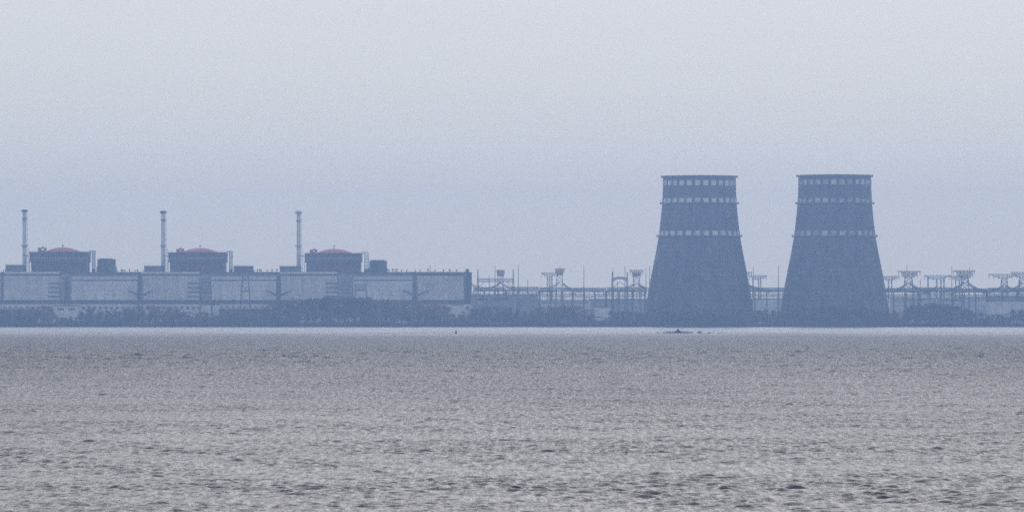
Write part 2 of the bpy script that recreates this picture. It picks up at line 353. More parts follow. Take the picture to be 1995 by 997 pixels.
# ------------------------------------------------------------------ reactor buildings
def reactor(i, xa, xb, ytop, ybase, dx0, dx1, yapex, yfin, app, label):
    Y = 5300; xc = (xa + xb) / 2; fr = Frame(xc, Y); t = thing('reactor_building', label, 'building', fr.loc(), 'reactor buildings')
    D = (fr.X(xb) - fr.X(xa)); q = .45
    fr.box(MB(), xa + 3, xb - 2, 511, None, -D/2 + 1.4, D/2 - 1.4).build('lower_wall', M['block_low'], t)
    up = fr.box(MB(), xa, xb, ytop + 2.2, 511, -D/2, D/2).build('upper_wall', M['block'], t)
    fr.box(MB(), xa - .4, xb + .4, ytop, ytop + 2.2, -D/2 - .35, D/2 + .35).build('cornice', M['darkwall'], up)
    fr.box(MB(), xa + .01, xb - .01, 501.5, 505.5, -D/2 - .25, -D/2 - .002).build('wall_band', M['band'], up)
    for k in range(7):
        x = xa + 3 + (xb - xa - 5) * (k + .5) / 7
        fr.box(MB(), x - .8, x + .8, 511.5, None, -D/2 + .95, -D/2 + 1.39).build('pilaster', M['block'], t)
    fr.box(MB(), xa + (xb-xa)*.45, xa + (xb-xa)*.45 + 1.4, ytop + 2.4, 511, -D/2 - .4, -D/2 - .26).build('downpipe', M['band'], up)
    for k in range(6):
        x = xa + 10 + (xb - xa - 20) * k / 5
        fr.box(MB(), x - 2.2, x + 2.2, 496.2, 498.6, -D/2 - .12, -D/2 - .002).build('window', M['glass'], up)
    # containment dome: a low spherical cap on a short drum
    r = (fr.X(dx1) - fr.X(dx0)) / 2; c = fr.X((dx0 + dx1) / 2); h = fr.Z(yapex) - fr.Z(ytop - 1.5); z0 = fr.Z(ytop)
    Rs = (r * r + h * h) / (2 * h); prof = [(r + .3, z0 - .6), (r + .3, fr.Z(ytop - 1.5) - .2), (r, fr.Z(ytop - 1.5))]
    for k in range(1, 13):
        a = math.asin(r / Rs) * (1 - k / 12); prof.append((max(Rs * math.sin(a), .05), fr.Z(ytop - 1.5) + Rs * math.cos(a) - (Rs - h)))
    dm = MB().lathe(prof, 56, (c, 0)).build('dome', M['dome'], t, True)
    MB().lathe([(r + 1.0, z0), (r + 1.0, z0 + .6), (r + .2, z0 + .8)], 56, (c, 0)).build('dome_collar', M['dome'], dm)
    za = fr.Z(yapex)
    fm = MB().tube((c, 0, za - .2), (c, 0, fr.Z(yfin) + .2), .32, .28, 6).tube((c - .9, 0, fr.Z(yfin)), (c + 1.0, 0, fr.Z(yfin) + .1), .3, .3, 4).tube((c, -.2, za), (c - .5, -.2, fr.Z(yfin)), .2)
    fm.build('finial', M['darkwall'], dm)
    # rooftop hatch crane beside the dome
    x0, x1, yt = app; m = MB(); zz = fr.Z(ytop)
    fr.box(m, x0, x0 + 5, yt + 1, ytop, -12, -8); fr.box(m, x0 + 5, x1 - 3, ytop - 3.2, ytop, -12, -9); fr.box(m, x1 - 5, x1, yt + .5, ytop - 2.2, -11, -9)
    X = fr.X
    m.tube((X(x0 + 5), -10, zz + 1), (X((x0+x1)/2 + 1), -10, fr.Z(yt - 2)), .35); m.tube((X(x1 - 3), -10, zz + .5), (X((x0+x1)/2 + 1), -10, fr.Z(yt - 2)), .35); m.tube((X(x0 + 3), -10, fr.Z(yt + 1)), (X(x1 - 2), -10, fr.Z(yt + 3)), .4)
    m.build('roof_crane', M['red'], t)
    for xx in (xa - .2, xb + .2):                                   # corner pipes
        MB().tube((fr.X(xx), -D/2 + 2, fr.Z(530)), (fr.X(xx), -D/2 + 2, fr.Z(508)), .28, .28, 6).build('corner_pipe', M['palesteel'], t)
    rl = MB()
    for k in range(25):
        x = fr.X(xa + (xb - xa) * k / 24); rl.tube((x, -D/2 + .5, zz), (x, -D/2 + .5, zz + 1.1), .06, .06, 3)
    rl.tube((fr.X(xa), -D/2 + .5, zz + 1.1), (fr.X(xb), -D/2 + .5, zz + 1.1), .06, .06, 3); rl.build('roof_railing', M['steel'], t)
    return t
reactor(0, 62, 173, 491, 527, 90, 155, 481.6, 477.5, (76, 92.5, 482), 'reactor building with low red dome, left of the three, beside the first white stack')
reactor(1, 331, 441, 492, 527, 357, 423, 483, 478.5, (345, 360, 484), 'reactor building with low red dome, middle of the three')
reactor(2, 595.6, 704.5, 493.5, 529, 619, 683, 484.6, 478.5, (604.5, 619, 485.5), 'reactor building with low red dome, nearest the cooling towers')

def vent_stack(x, ytop, r, bands, label, cap, xb):
    Y = 5290; fr = Frame(x, Y); s = Y / F; t = thing('vent_stack', label, 'chimney', fr.loc(), 'reactor ventilation stacks')
    zt = fr.Z(ytop + 3); R = r * s
    MB().lathe([(R * 1.12, 0), (R * 1.06, fr.Z(500)), (R, fr.Z(470)), (R * .97, zt), (R * .8, zt), (R * .8, zt - 4)], 28).build('shaft', M['stack'], t, False)
    for (ya, yb) in bands:
        MB().lathe([(R * 1.02 + .08, fr.Z(yb)), (R * 1.16, fr.Z(yb) + .2), (R * 1.16, fr.Z(ya) - .2), (R * 1.02 + .08, fr.Z(ya))], 28).build('painted_band', M['stackred'], t)
    for y, w in ((ytop + 4.2, 6.4), (430, 4.6), (480, 6.0), (497, 4.4)):
        z = fr.Z(y); W = w * s
        p = MB().lathe([(R * .95, z - .35), (W, z - .25), (W, z), (R * .95, z)], 28).build('platform', M['steel'], t)
        if w > 5:
            rl = MB()
            for k in range(14):
                a, b = 2*math.pi*k/14, 2*math.pi*(k+1)/14
                rl.tube((W*math.cos(a), W*math.sin(a), z), (W*math.cos(a), W*math.sin(a), z + 1.3), .12, .12, 3)
                rl.tube((W*math.cos(a), W*math.sin(a), z + 1.3), (W*math.cos(b), W*math.sin(b), z + 1.3), .10, .10, 3)
            rl.build('railing', M['steel'], p)
    if cap == 'dome':
        MB().lathe([(R * 1.45, zt - .2), (R * 1.45, zt + .4), (R * 1.25, zt + 1.3), (R * .8, zt + 2.0), (.05, zt + 2.3)], 28).build('cap', M['stack'], t)
    else:
        MB().lathe([(R * 1.25, zt - 1.0), (R * 1.25, zt + 1.3), (R * .9, zt + 1.3), (R * .9, zt)], 28).build('cap', M['stackred'], t)
    ld = MB(); xr = R * 1.1 + .55                                   # caged ladder on the right-hand side
    for off in (-.35, .35): ld.tube((xr, off, 0), (xr, off, fr.Z(ytop + 6)), .09, .09, 3)
    z = 30.0
    while z < fr.Z(ytop + 7):
        ld.box(xr - .5, xr + .55, -.5, .5, z, z + .22); z += 4.6
    ld.build('ladder', M['steel'], t)
    pp = MB().tube((R * 1.1 + 1.8, 0, 0), (R * 1.1 + 1.8, 0, fr.Z(483)), .22, .22, 6)
    pp.build('riser_pipe', M['palesteel'], t)
    MB().tube((0, 0, fr.Z(499)), (fr.X(xb), 3, fr.Z(499)), .28, .28, 4).build('footbridge', M['steel'], t)
vent_stack(47.7, 408, 3.9, ((424, 428), (411.5, 413.5)), 'slender white ventilation stack, leftmost of the three, with ring platforms', 'ring', 62)
vent_stack(318.0, 410.5, 4.1, ((427, 430),), 'slender white ventilation stack, middle of the three, beside middle red dome', 'ring', 331)
vent_stack(581.8, 411.5, 3.9, ((429, 432),), 'slender white ventilation stack with rounded cap, nearest the cooling towers', 'dome', 596)

def block_building(name, x0, x1, yt, Y, depth, m, label, cat, group=None, roof='roof', windows=(), yb=None, railing=True, roofm=None):
    fr = Frame((x0 + x1) / 2, Y); t = thing(name, label, cat, fr.loc(), group)
    fr.box(MB(), x0, x1, yt, yb, 0, depth).build('wall', M[m], t)
    rf = fr.box(MB(), x0 - .5, x1 + .5, yt - 1.1, yt, -.4, depth + .4).build('roof', M[roofm or 'roof'], t)
    for (xa, xb, ya, yb2) in windows:
        w = fr.box(MB(), xa, xb, ya, yb2, -.14, -.004).build('window', M['glass'], t)
        n = max(1, int((xb - xa) / 4)); mb = MB()
        for k in range(1, n):
            x = xa + (xb - xa) * k / n; mb.box(fr.X(x) - .12, fr.X(x) + .12, -.22, -.142, fr.Z(yb2), fr.Z(ya))
        if n > 1: mb.build('mullion', M['palesteel'], w)
    if railing:
        rl = MB(); z = fr.Z(yt - 1.1); n = max(3, int((x1 - x0) / 4))
        for k in range(n + 1):
            x = fr.X(x0 + (x1 - x0) * k / n); rl.tube((x, .1, z), (x, .1, z + 1.2), .07, .07, 3)
        rl.tube((fr.X(x0), .1, z + 1.2), (fr.X(x1), .1, z + 1.2), .07, .07, 3); rl.build('roof_railing', M['steel'], rf)
    return t, fr
# blocks between the reactors
block_building('service_block', 11, 43.5, 517, 5262, 26, 'midwall', 'low grey service block at foot of leftmost white stack', 'building', None)
block_building('service_block', 281, 315, 518.8, 5262, 26, 'midwall', 'low grey service block at foot of middle white stack', 'building', None)
block_building('service_block', 545, 585, 519.3, 5262, 26, 'midwall', 'low grey service block at foot of rightmost white stack', 'building', None)
def stair_block(x0, x1, yt, label, two):
    t, fr = block_building('stair_block', x0, x1, yt, 5285, 24, 'darkwall', label, 'building', None)
    if two:
        fr.box(MB(), x0 - 1.8, x1 + 1.6, yt + 13, None, .8, 25).build('lower_storey', M['midwall'], t)
        fr.box(MB(), x0 + 4, x1 - 4, yt - 2.6, yt - 1.1, 3, 12).build('roof_housing', M['midwall'], t)
    for k in range(4): fr.box(MB(), x1 + .02, x1 + 1.3, yt + 2 + 4*k, yt + 3.4 + 4*k, 2, 6).build('balcony', M['steel'], t)
stair_block(189.5, 222, 506, 'dark box-shaped block right of the leftmost red dome', True)
stair_block(455, 491.5, 519, 'low dark box-shaped block right of the middle red dome', False)
stair_block(719.5, 752.5, 509, 'dark box-shaped block right of the red dome nearest the cooling towers', True)
for (x, yt, w, xl, m, label) in ((182.6, 488.5, 2.6, 173, 'steel', 'lattice mast joined by gangway to the leftmost red-domed building'), (449.8, 489.5, 2.6, 441, 'steel', 'lattice mast joined by gangway to the middle red-domed building'), (714, 491.5, 3.6, 704, 'palesteel', 'pale lattice mast joined by gangway to the red-domed building nearest cooling towers')):
    fr = Frame(x, 5290); t = thing('lattice_mast', label, 'mast', fr.loc(), 'lattice masts beside the reactors'); h = w * 5290 / F
    MB().truss((0, 0, 0), h, (0, 0, fr.Z(yt)), h, 22, .26, .2).build('mast_body', M[m], t)
    zt = fr.Z(yt + 2.2); g = MB()
    for dz in (0, 1.2): g.tube((-h, 0, zt + dz), (fr.X(xl), 0, zt + dz), .2)
    for k in range(5): xx = -h + (fr.X(xl) + h) * k / 4; g.tube((xx, 0, zt), (xx, 0, zt + 1.2), .12)
    g.build('gangway', M[m], t); MB().tube((0, 0, fr.Z(yt)), (0, 0, fr.Z(yt - 2.5)), .15).build('lightning_rod', M['steel'], t)
    MB().box(-h*1.3, h*1.3, -h*1.3, h*1.3, 0, fr.Z(524)).build('mast_base', M['midwall'], t)

# ------------------------------------------------------------------ turbine halls
vent_me = MB().tube((0, 0, 0), (0, 0, 1.7), .38, .38, 6).tube((0, 0, 1.6), (0, 0, 2.4), .95, .95, 8).mesh('roof_vent', M['darkwall'])
def turbine_hall(x0, xs, xm, x1, label, vents, louvre=True, end=False):
    """x0..xs left wing with cladding strips, xs..xm recess, xm..x1 right wing"""
    Y = 5170; fr = Frame((x0 + x1) / 2, Y); t = thing('turbine_hall', label, 'building', fr.loc(), 'turbine halls'); D = 48
    fr.box(MB(), x0, x1, 531, None, 2.0, D).build('main_wall', M['greywall'], t)
    rf = fr.box(MB(), x0 - .3, x1 + .3, 529.6, 531, .6, D + .6).build('roof', M['roof'], t)
    # left wing
    if xs > x0 + 8:
        a = 3.5
        fr.box(MB(), x0 + a, xs, 529.4 if not end else 530, 533.6, -.6, .58).build('parapet', M['wall' if not end else 'midwall'], t)
        fr.box(MB(), x0 + a, xs, 533.6, 537, .4, 1.99).build('dark_frieze', M['darkwall'], t)  # dark strip below the parapet
        lw = fr.box(MB(), x0 + a, xs, 537, 584.5, .6, 1.99).build('left_wing_wall', M['joint'], t)
        nb = 5; rows = 11; W = (xs - x0 - a)
        for r in range(rows):
            ya = 537.3 + r * 47 / rows; yb = ya + 47 / rows - .55
            for k in range(nb):
                xa = x0 + a + W * k / nb + .12; xb = x0 + a + W * (k + 1) / nb - .12
                if louvre and k == nb - 1 and r in (3, 5, 7, 9):
                    w = fr.box(MB(), xa, xb, ya, yb + .4, .45, .598).build('louvre_window', M['louvre'], lw); continue
                fr.box(MB(), xa, xb, ya, yb, .25, .598).build('cladding_panel', M['wall' if (k + r * 3) % 7 else 'wall2'], lw)
    # right wing
    if x1 > xm + 8:
        b = 3.0
        fr.box(MB(), xm, x1 - b, 531.2, 537.6, .2, 1.99).build('frieze', M['midwall'], t)
        rw = fr.box(MB(), xm, x1 - b, 537.8, 584.5, .6, 1.99).build('right_wing_wall', M['joint'], t)
        fr.box(MB(), xm, x1 - b, 537.9, 539.6, .0, .598).build('pale_ledge', M['whiteroof'], rw)
        nb = 6; W = x1 - b - xm
        for (ya, yb) in ((540, 544.6), (547.2, 556.2), (556.6, 565.6), (566, 575), (575.4, 584.2)):
            for k in range(nb):
                fr.box(MB(), xm + W*k/nb + .12, xm + W*(k+1)/nb - .12, ya, yb, .3, .598).build('cladding_panel', M['wall2' if (k * 3 + int(ya)) % 5 else 'wall'], rw)
        for k in range(int(W / 6)):
            xa = xm + 1.5 + k * 6
            fr.box(MB(), xa, xa + 4.6, 544.9, 546.9, .45, .598).build('window', M['glass'], rw)
    # plinth and ground storey
    fr.box(MB(), x0, x1, 584.6, 592, -1.2, 1.98).build('pipe_gallery', M['darkwall'], t)
    gs = fr.box(MB(), x0, x1, 592.2, None, -2.5, 1.97).build('ground_storey', M['wall'], t)
    n = int((x1 - x0) / 11)
    for k in range(n):
        xa = x0 + 3 + (x1 - x0 - 3) * k / n; fr.box(MB(), xa, xa + 5, 597, 602, -2.62, -2.502).build('window', M['glass'], gs)
    if xs > x0 + 8 and x1 > xm + 8:                                 # recess: stair bay between the wings
        fr.box(MB(), xs + 1.5, xm - 1.5, 536, 584.5, 1.2, 1.99).build('recess_wall', M['greywall'], t)
        for r in range(6): fr.box(MB(), xs + 4, xm - 4, 541 + r * 7, 544 + r * 7, 1.05, 1.198).build('stair_window', M['louvre'], t)
    for (x, y, sc_) in vents:
        inst('roof_vent', vent_me, t, (fr.X(x), 6 + (x * 37 % 11), fr.Z(529.6)), scl=(sc_, sc_, sc_))
    if end:                                                         # end stair tower
        e = fr.box(MB(), 904.5, 918, 531.2, None, -.8, 1.95).build('end_tower', M['darkwall'], t)
        fr.box(MB(), 906.5, 913.8, 524, 529.5, 4, 10).build('lift_housing', M['darkwall'], t)
        for r in range(8): fr.box(MB(), 907, 915.5, 536 + r * 6.5, 538.6 + r * 6.5, -.95, -.802).build('stair_window', M['glass'], e)
        MB().tube((fr.X(837.5), 12, fr.Z(529.6)), (fr.X(837.5), 12, fr.Z(516)), .22).build('roof_mast', M['steel'], t)
    return t
def vl(*xs): return [(x, 0, random.uniform(.75, 1.15)) for x in xs]
turbine_hall(-60, 1, 2, 3, 'turbine hall cut by the left photo edge', vl(-20, 3.5), louvre=False)
turbine_hall(4, 116, 139, 270, 'pale turbine hall in front of the leftmost red dome', vl(8, 227, 235, 238, 242, 251, 261, 266))
turbine_hall(271, 388.5, 411, 541, 'pale turbine hall in front of the middle red dome', vl(277, 494, 501, 505, 508, 520, 529, 538))
turbine_hall(542, 657, 688, 806, 'pale turbine hall in front of the red dome nearest the cooling towers', vl(549, 757, 765, 770, 773, 782, 792))
turbine_hall(807, 918.5, 918.6, 918.7, 'end turbine hall with dark stair tower, facing the switchyard', vl(808.5, 818, 833.5, 847, 864, 876, 889), louvre=False, end=True)

# ------------------------------------------------------------------ low buildings by the shore and in the switchyard
block_building('warehouse', -30, 56, 601.2, 5125, 20, 'midwall', 'low warehouse with white roof edge at the left photo edge', 'building', 'low shore buildings', roofm='whiteroof', railing=False, windows=((5, 20, 605, 609), (28, 44, 605, 609)))
block_building('pale_block', 105, 154, 595.5, 5135, 20, 'wall2', 'pale square block below the leftmost turbine hall, between brown trees', 'building', None, railing=False, windows=((112, 124, 600, 604), (134, 146, 600, 604)))
block_building('shed', 238, 263, 600.8, 5120, 10, 'midwall', 'small shed with bright white roof beside the leftmost hall pylon', 'shed', None, roofm='whiteroof', railing=False)
block_building('pale_block', 392, 425, 593.5, 5140, 16, 'wall2', 'pale low block below the middle turbine hall', 'building', None, railing=False)
for k, (a, b) in enumerate(((427, 446.5), (447.5, 489), (490, 518))):
    block_building('boathouse', a, b, 601, 5115, 16, 'darkwall', ('short', 'longest', 'medium')[k] + ' white-roofed dark shed in the row below middle turbine hall', 'shed', 'white-roofed sheds in a row', roofm='whiteroof', railing=False, windows=((a + 3, b - 3, 606, 610),))
block_building('pale_block', 878, 902, 594, 5140, 16, 'wall2', 'pale block in the tree gap below the end stair tower', 'building', None, railing=False)
block_building('switchyard_building', 918.8, 1003.4, 575, 5420, 20, 'greywall', 'long grey building right of the end stair tower', 'building', None, windows=((930, 950, 580, 584), (960, 990, 580, 584)))
block_building('switchyard_building', 1003.8, 1048, 574, 5430, 20, 'greywall', 'pale tall-walled building behind the shoreline trees, with dark edge', 'building', None, railing=False)
block_building('switchyard_building', 1046, 1150, 585, 5640, 16, 'wall', 'long low building under the switchyard gantries', 'building', None, windows=((1050, 1090, 588, 590), (1100, 1145, 588, 590)))
block_building('pale_block', 1158, 1190, 598, 5130, 12, 'wall2', 'pale building in the tree gap left of the nearer cooling tower', 'building', None, railing=False)
block_building('shed', 1160, 1178, 619.5, 5040, 5, 'wall2', 'tiny white-roofed hut at the water edge left of cooling towers', 'shed', None, roofm='whiteroof', railing=False)
block_building('pale_block', 1926, 2040, 586.5, 5160, 30, 'wall', 'flat pale block among trees at the right photo edge', 'building', None, railing=False)
block_building('switchyard_building', 1470, 1530, 582, 5720, 16, 'wall', 'low building between the two cooling towers', 'building', None, railing=False)
block_building('switchyard_building', 1735, 1920, 581, 5720, 16, 'wall', 'long low building right of the cooling towers', 'building', None, windows=((1760, 1800, 584, 586), (1830, 1880, 584, 586)))

block_building('switchyard_building', 1148, 1262, 583, 5900, 16, 'greywall', 'added hazy backdrop between the pale tree-gap block and the nearer cooling tower', 'building', None, railing=False)  # added backdrop block, dims the overly bright openings between the gantry posts
block_building('switchyard_building', 1922, 2020, 577, 5800, 16, 'greywall', 'added hazy backdrop behind the flat pale block at right photo edge', 'building', None, railing=False)  # added backdrop block too, dims the bright sky gaps at the right
# ------------------------------------------------------------------ pylons
ins_me = None
def insul(mb, x, y, z, L=4): mb.tube((x, y, z), (x, y, z - L), .22, .22, 4)
def lens_arm(mb, fr, x0, x1, yt, yb, xc, hw, r=.3, tilt=0):
    """long cross-arm, flat on top, deepest over the body, seen from the side"""
    n = 8; d = 2.2; top = []; bot = []
    for sgn in (-1, 1):
        for i in range(n + 1):
            t = i / n; x = x0 + (x1 - x0) * t
            a = abs(x - xc) ; half = (x1 - xc) if x > xc else (xc - x0); k = max(0, 1 - max(0, a - hw) / max(1e-3, half - hw))
            zt = fr.Z(yt) ; zb = fr.Z(yt + (yb - yt) * (.12 + .88 * k)); dd = sgn * d * (.3 + .7 * k)
            (top if sgn < 0 else bot).append(((fr.X(x), dd, zt), (fr.X(x), dd, zb)))
    for arr in (top, bot):
        for i in range(n):
            mb.tube(arr[i][0], arr[i+1][0], r); mb.tube(arr[i][1], arr[i+1][1], r)
            mb.tube(arr[i][0], arr[i+1][1], r*.7, r*.7, 3); mb.tube(arr[i][1], arr[i+1][0], r*.7, r*.7, 3); mb.tube(arr[i][0], arr[i][1], r*.7, r*.7, 3)
    for i in range(n + 1): mb.tube(top[i][0], bot[i][0], r*.7, r*.7, 3); mb.tube(top[i][1], bot[i][1], r*.7, r*.7, 3)
def pylon(x, Y, label, arms, legs, body=None, spike=None, hang=(), group='switchyard pylons'):
    """arms: (x0,x1,ytop,ybottom,halfdeep); legs: (xfoot,xtop,ytop,half px at foot, half px at top); body: (ytop, half, ybottom, half)"""
    fr = Frame(x, Y); t = thing('power_pylon', label, 'pylon', fr.loc(), group); s = Y / F
    for (a, b, yt, yb, hw) in arms:
        mb = MB(); lens_arm(mb, fr, a, b, yt, yb, (a + b) / 2 if not body else x, hw, .2); c = mb.build('crossarm', M['steel'], t)
        mi = MB()
        for k in range(7):
            xx = a + 1 + (b - a - 2) * k / 6; insul(mi, fr.X(xx), 0, fr.Z(yt + (yb - yt) * .3), 3.2)
        mi.build('insulator_string', M['glass'], c)['kind'] = 'stuff'
    if body:
        (y1, h1, y2, h2) = body
        MB().truss((0, 0, fr.Z(y2)), h2 * s, (0, 0, fr.Z(y1)), h1 * s, max(3, int((y2 - y1) / 8)), .26, .16).build('body', M['steel'], t)
    for (xf, xt, yt, hf, ht) in legs:
        MB().truss((fr.X(xf), 0, 0), hf * s, (fr.X(xt), 0, fr.Z(yt)), ht * s, 9, .22, .14).build('leg', M['steel'], t)
    if spike: MB().tube((fr.X(spike[0]), 0, fr.Z(spike[2])), (fr.X(spike[0]), 0, fr.Z(spike[1])), .3, .15).build('lightning_rod', M['steel'], t)
    return t
pylon(975, 5560, 'slim pylon with blocky flared head in the left gantry', [(967, 983.5, 526, 530, 7), (968.5, 982, 530.5, 537, 6)], [(967.5, 970, 562, 1.5, 1), (984.5, 981, 562, 1.5, 1)], (537, 5, 566, 5.6))
pylon(1090, 5560, 'stout pylon with flared crown left of centre lightning mast', [(1081, 1100, 523, 528, 6), (1083.5, 1097.5, 528, 536, 5)], [(1080, 1084, 566, 1.5, 1), (1101, 1096, 566, 1.5, 1)], (536, 5.2, 566, 7.2), (1091, 518.5, 523))
pylon(1071, 5850, 'pylon with lens-shaped crossarm touching the stout crowned pylon', [(1055, 1087, 531, 539.5, 2)], [(1065, 1067, 539, .9, .8), (1077, 1075, 539, .9, .8), (1071, 1071, 540, .9, .8)])
pylon(1240, 5500, 'pylon with wide V-shaped head close to the nearer cooling tower', [(1227, 1253.5, 526, 536, 3), (1232, 1249, 533, 537.5, 4)], [(1230, 1234, 566, 1.4, 1), (1249.5, 1246, 566, 1.4, 1)], (536, 5.6, 566, 6.6))
pylon(1478.5, 6050, 'faint pylon with lens-shaped crossarm between the cooling towers', [(1459, 1494, 536.5, 545, 3)], [(1466, 1467, 543, .8, .7), (1478, 1478, 545, .8, .7), (1483, 1482, 544.5, .8, .7)])
pylon(1452, 6000, 'pylon half hidden behind the right flank of nearer cooling tower', [(1430, 1465, 530, 537, 3)], [(1446, 1447, 536, .8, .7), (1456, 1455, 536, .8, .7)])
pylon(1770, 5620, 'two-tier pylon with wide crossarm and rod beside the ladder tower', [(1749, 1793.5, 528, 532.5, 6), (1756.5, 1788, 532.5, 541, 7)], [(1761, 1763, 562, 1.5, 1), (1782, 1779, 562, 1.5, 1)], (541, 6.5, 563, 9), (1767, 515, 528))
pylon(1734, 5980, 'faint portal pylon against the flank of the ladder cooling tower', [(1712, 1753, 538, 545.5, 6)], [(1730.5, 1731, 545, .9, .8), (1737.5, 1737, 545, .9, .8)])
pylon(1826, 5930, 'broad portal pylon with one lone outer leg, right of two-tier pylon', [(1800.5, 1850, 536.5, 544.5, 8)], [(1807.5, 1808, 539, 1.2, 1), (1824, 1825, 544, 1.1, 1), (1833, 1833, 544, 1.1, 1), (1839, 1839, 543, 1.1, 1)])
pylon(1880, 5620, 'two-tier pylon flanked by two lightning rods near right photo edge', [(1856, 1900, 527, 531.5, 6), (1864, 1896, 531.5, 542, 7)], [(1873, 1875, 562, 1.5, 1), (1890, 1887, 562, 1.5, 1)], (541, 6, 563, 8), (1888.5, 519, 527))
pylon(1956.5, 5850, 'pylon with long flat crossarm and slanting stay near right edge', [(1926, 1982, 534, 542.5, 5)], [(1951, 1952, 562, 1.4, 1), (1963, 1962, 562, 1.4, 1)], (542, 5, 564, 7))
pylon(1993, 5640, 'pylon cut by the right photo edge', [(1970, 2016, 530, 541, 8)], [(1984, 1986, 545, 1.2, 1), (2002, 2000, 545, 1.2, 1)], (541, 6, 563, 8))
pylon(1868, 6000, 'faint pylon behind the rod-flanked two-tier pylon', [(1850, 1886, 537, 546, 5)], [(1861, 1862, 545, .9, .8), (1870, 1869, 545, .9, .8)])
# pylons standing before the turbine halls
def hall_pylon(x, label, half, yt=537, arm=True):
    Y = 5140; fr = Frame(x, Y); t = thing('power_pylon', label, 'pylon', fr.loc(), 'pylons before the turbine halls'); s = Y / F
    MB().truss((0, 0, fr.Z(592)), half * 1.25 * s, (0, 0, fr.Z(yt)), half * .8 * s, 14, .34, .3).build('body', M['steel'], t)
    for sx in (-1, 1):
        MB().truss((sx * half * 1.9 * s, 0, 0), .8 * s, (sx * half * s, 0, fr.Z(592)), .7 * s, 6, .25, .2).build('leg', M['steel'], t)
        if arm:
            a = MB().truss((sx * half * s, 0, fr.Z(575)), 1.6 * s, (sx * 24 * s, 0, fr.Z(565.5)), .7 * s, 7, .26, .22)
            for k in range(3): insul(a, sx * (11 + 6 * k) * s, 0, fr.Z(570 - 2 * k), 3)
            a.build('crossarm', M['steel'], t)
    return t
hall_pylon(130.5, 'dark pylon in the recess of the leftmost turbine hall', 3.4, 538, False)
hall_pylon(273.5, 'dark pylon with upswept arms between the first two turbine halls', 3.8)
hall_pylon(543, 'dark pylon with upswept arms left of the third turbine hall', 3.8)
hall_pylon(809.5, 'dark pylon with upswept arms left of the end turbine hall', 3.8)
def portal(x, x0, x1, xf0, xf1, yt, ym, label, Y=5140):
    fr = Frame(x, Y); t = thing('portal_pylon', label, 'pylon', fr.loc(), 'pylons before the turbine halls'); s = Y / F
    for (a, b) in ((x0, xf0), (x1, xf1)):
        MB().truss((fr.X(b), 0, 0), 1.1 * s, (fr.X(a), 0, fr.Z(yt)), .7 * s, 16, .22, .16).build('leg', M['steel'], t)
    xl = x0 + (xf0 - x0) * .45; xr = x1 + (xf1 - x1) * .45
    b = MB().truss((fr.X(xl), 0, fr.Z(ym)), .9 * s, (fr.X(xr), 0, fr.Z(ym)), .9 * s, 6, .2, .16)
    for k in range(3):
        y0 = yt + (ym - yt) * k / 3; y1 = yt + (ym - yt) * (k + 1) / 3
        b.tube((fr.X(x0), 0, fr.Z(y0)), (fr.X(x1), 0, fr.Z(y1)), .18); b.tube((fr.X(x1), 0, fr.Z(y0)), (fr.X(x0), 0, fr.Z(y1)), .18)
    b.build('crossbeam', M['steel'], t)
portal(478, 472.5, 483.5, 466, 490, 538, 567, 'two-legged portal pylon before the middle turbine hall')
portal(401, 394, 410, 388, 414, 543, 570, 'two-legged portal pylon in the middle turbine hall recess')
portal(702, 693, 713, 690, 716, 553, 565, 'two-legged portal pylon before the hall nearest the cooling towers')

# ------------------------------------------------------------------ gantries, lightning masts, conductors
def gantry(x0, x1, yt, yb, Y, label, group, nmid=1, wires=3, solid=True):
    fr = Frame((x0 + x1) / 2, Y); t = thing('switchyard_gantry', label, 'gantry', fr.loc(), group); s = Y / F
    h = (yb - yt) / 2 * s; zc = (fr.Z(yt) + fr.Z(yb)) / 2
    xs = [x0 + (x1 - x0) * k / nmid for k in range(nmid + 1)]
    MB().truss((fr.X(x0), 0, zc), h, (fr.X(x1), 0, zc), h, max(6, int((x1 - x0) / 5)), .2, .14).build('beam', M['steel'], t)
    for x in xs: MB().truss((fr.X(x), 0, 0), 1.1 * s, (fr.X(x), 0, zc - h), .8 * s, 6, .18, .12).build('post', M['steel'], t)
    mi = MB()
    for k in range(int((x1 - x0) / 9)): insul(mi, fr.X(x0 + 4.5 + 9 * k), 0, zc - h, 3.2)
    mi.build('insulator_string', M['glass'], t)['kind'] = 'stuff'
    for w in range(wires):
        mb = MB(); dz = -1.5 * w - 1
        pts = [(fr.X(x0 + (x1 - x0) * i / 10), 3 * w - 3, zc - h + dz - 3.5 * 4 * (i / 10) * (1 - i / 10)) for i in range(11)]
        mb.path(pts, .14).build('conductor', M['steel'], t)
    return t
names = {0: 'nearest', 1: 'middle', 2: 'far'}
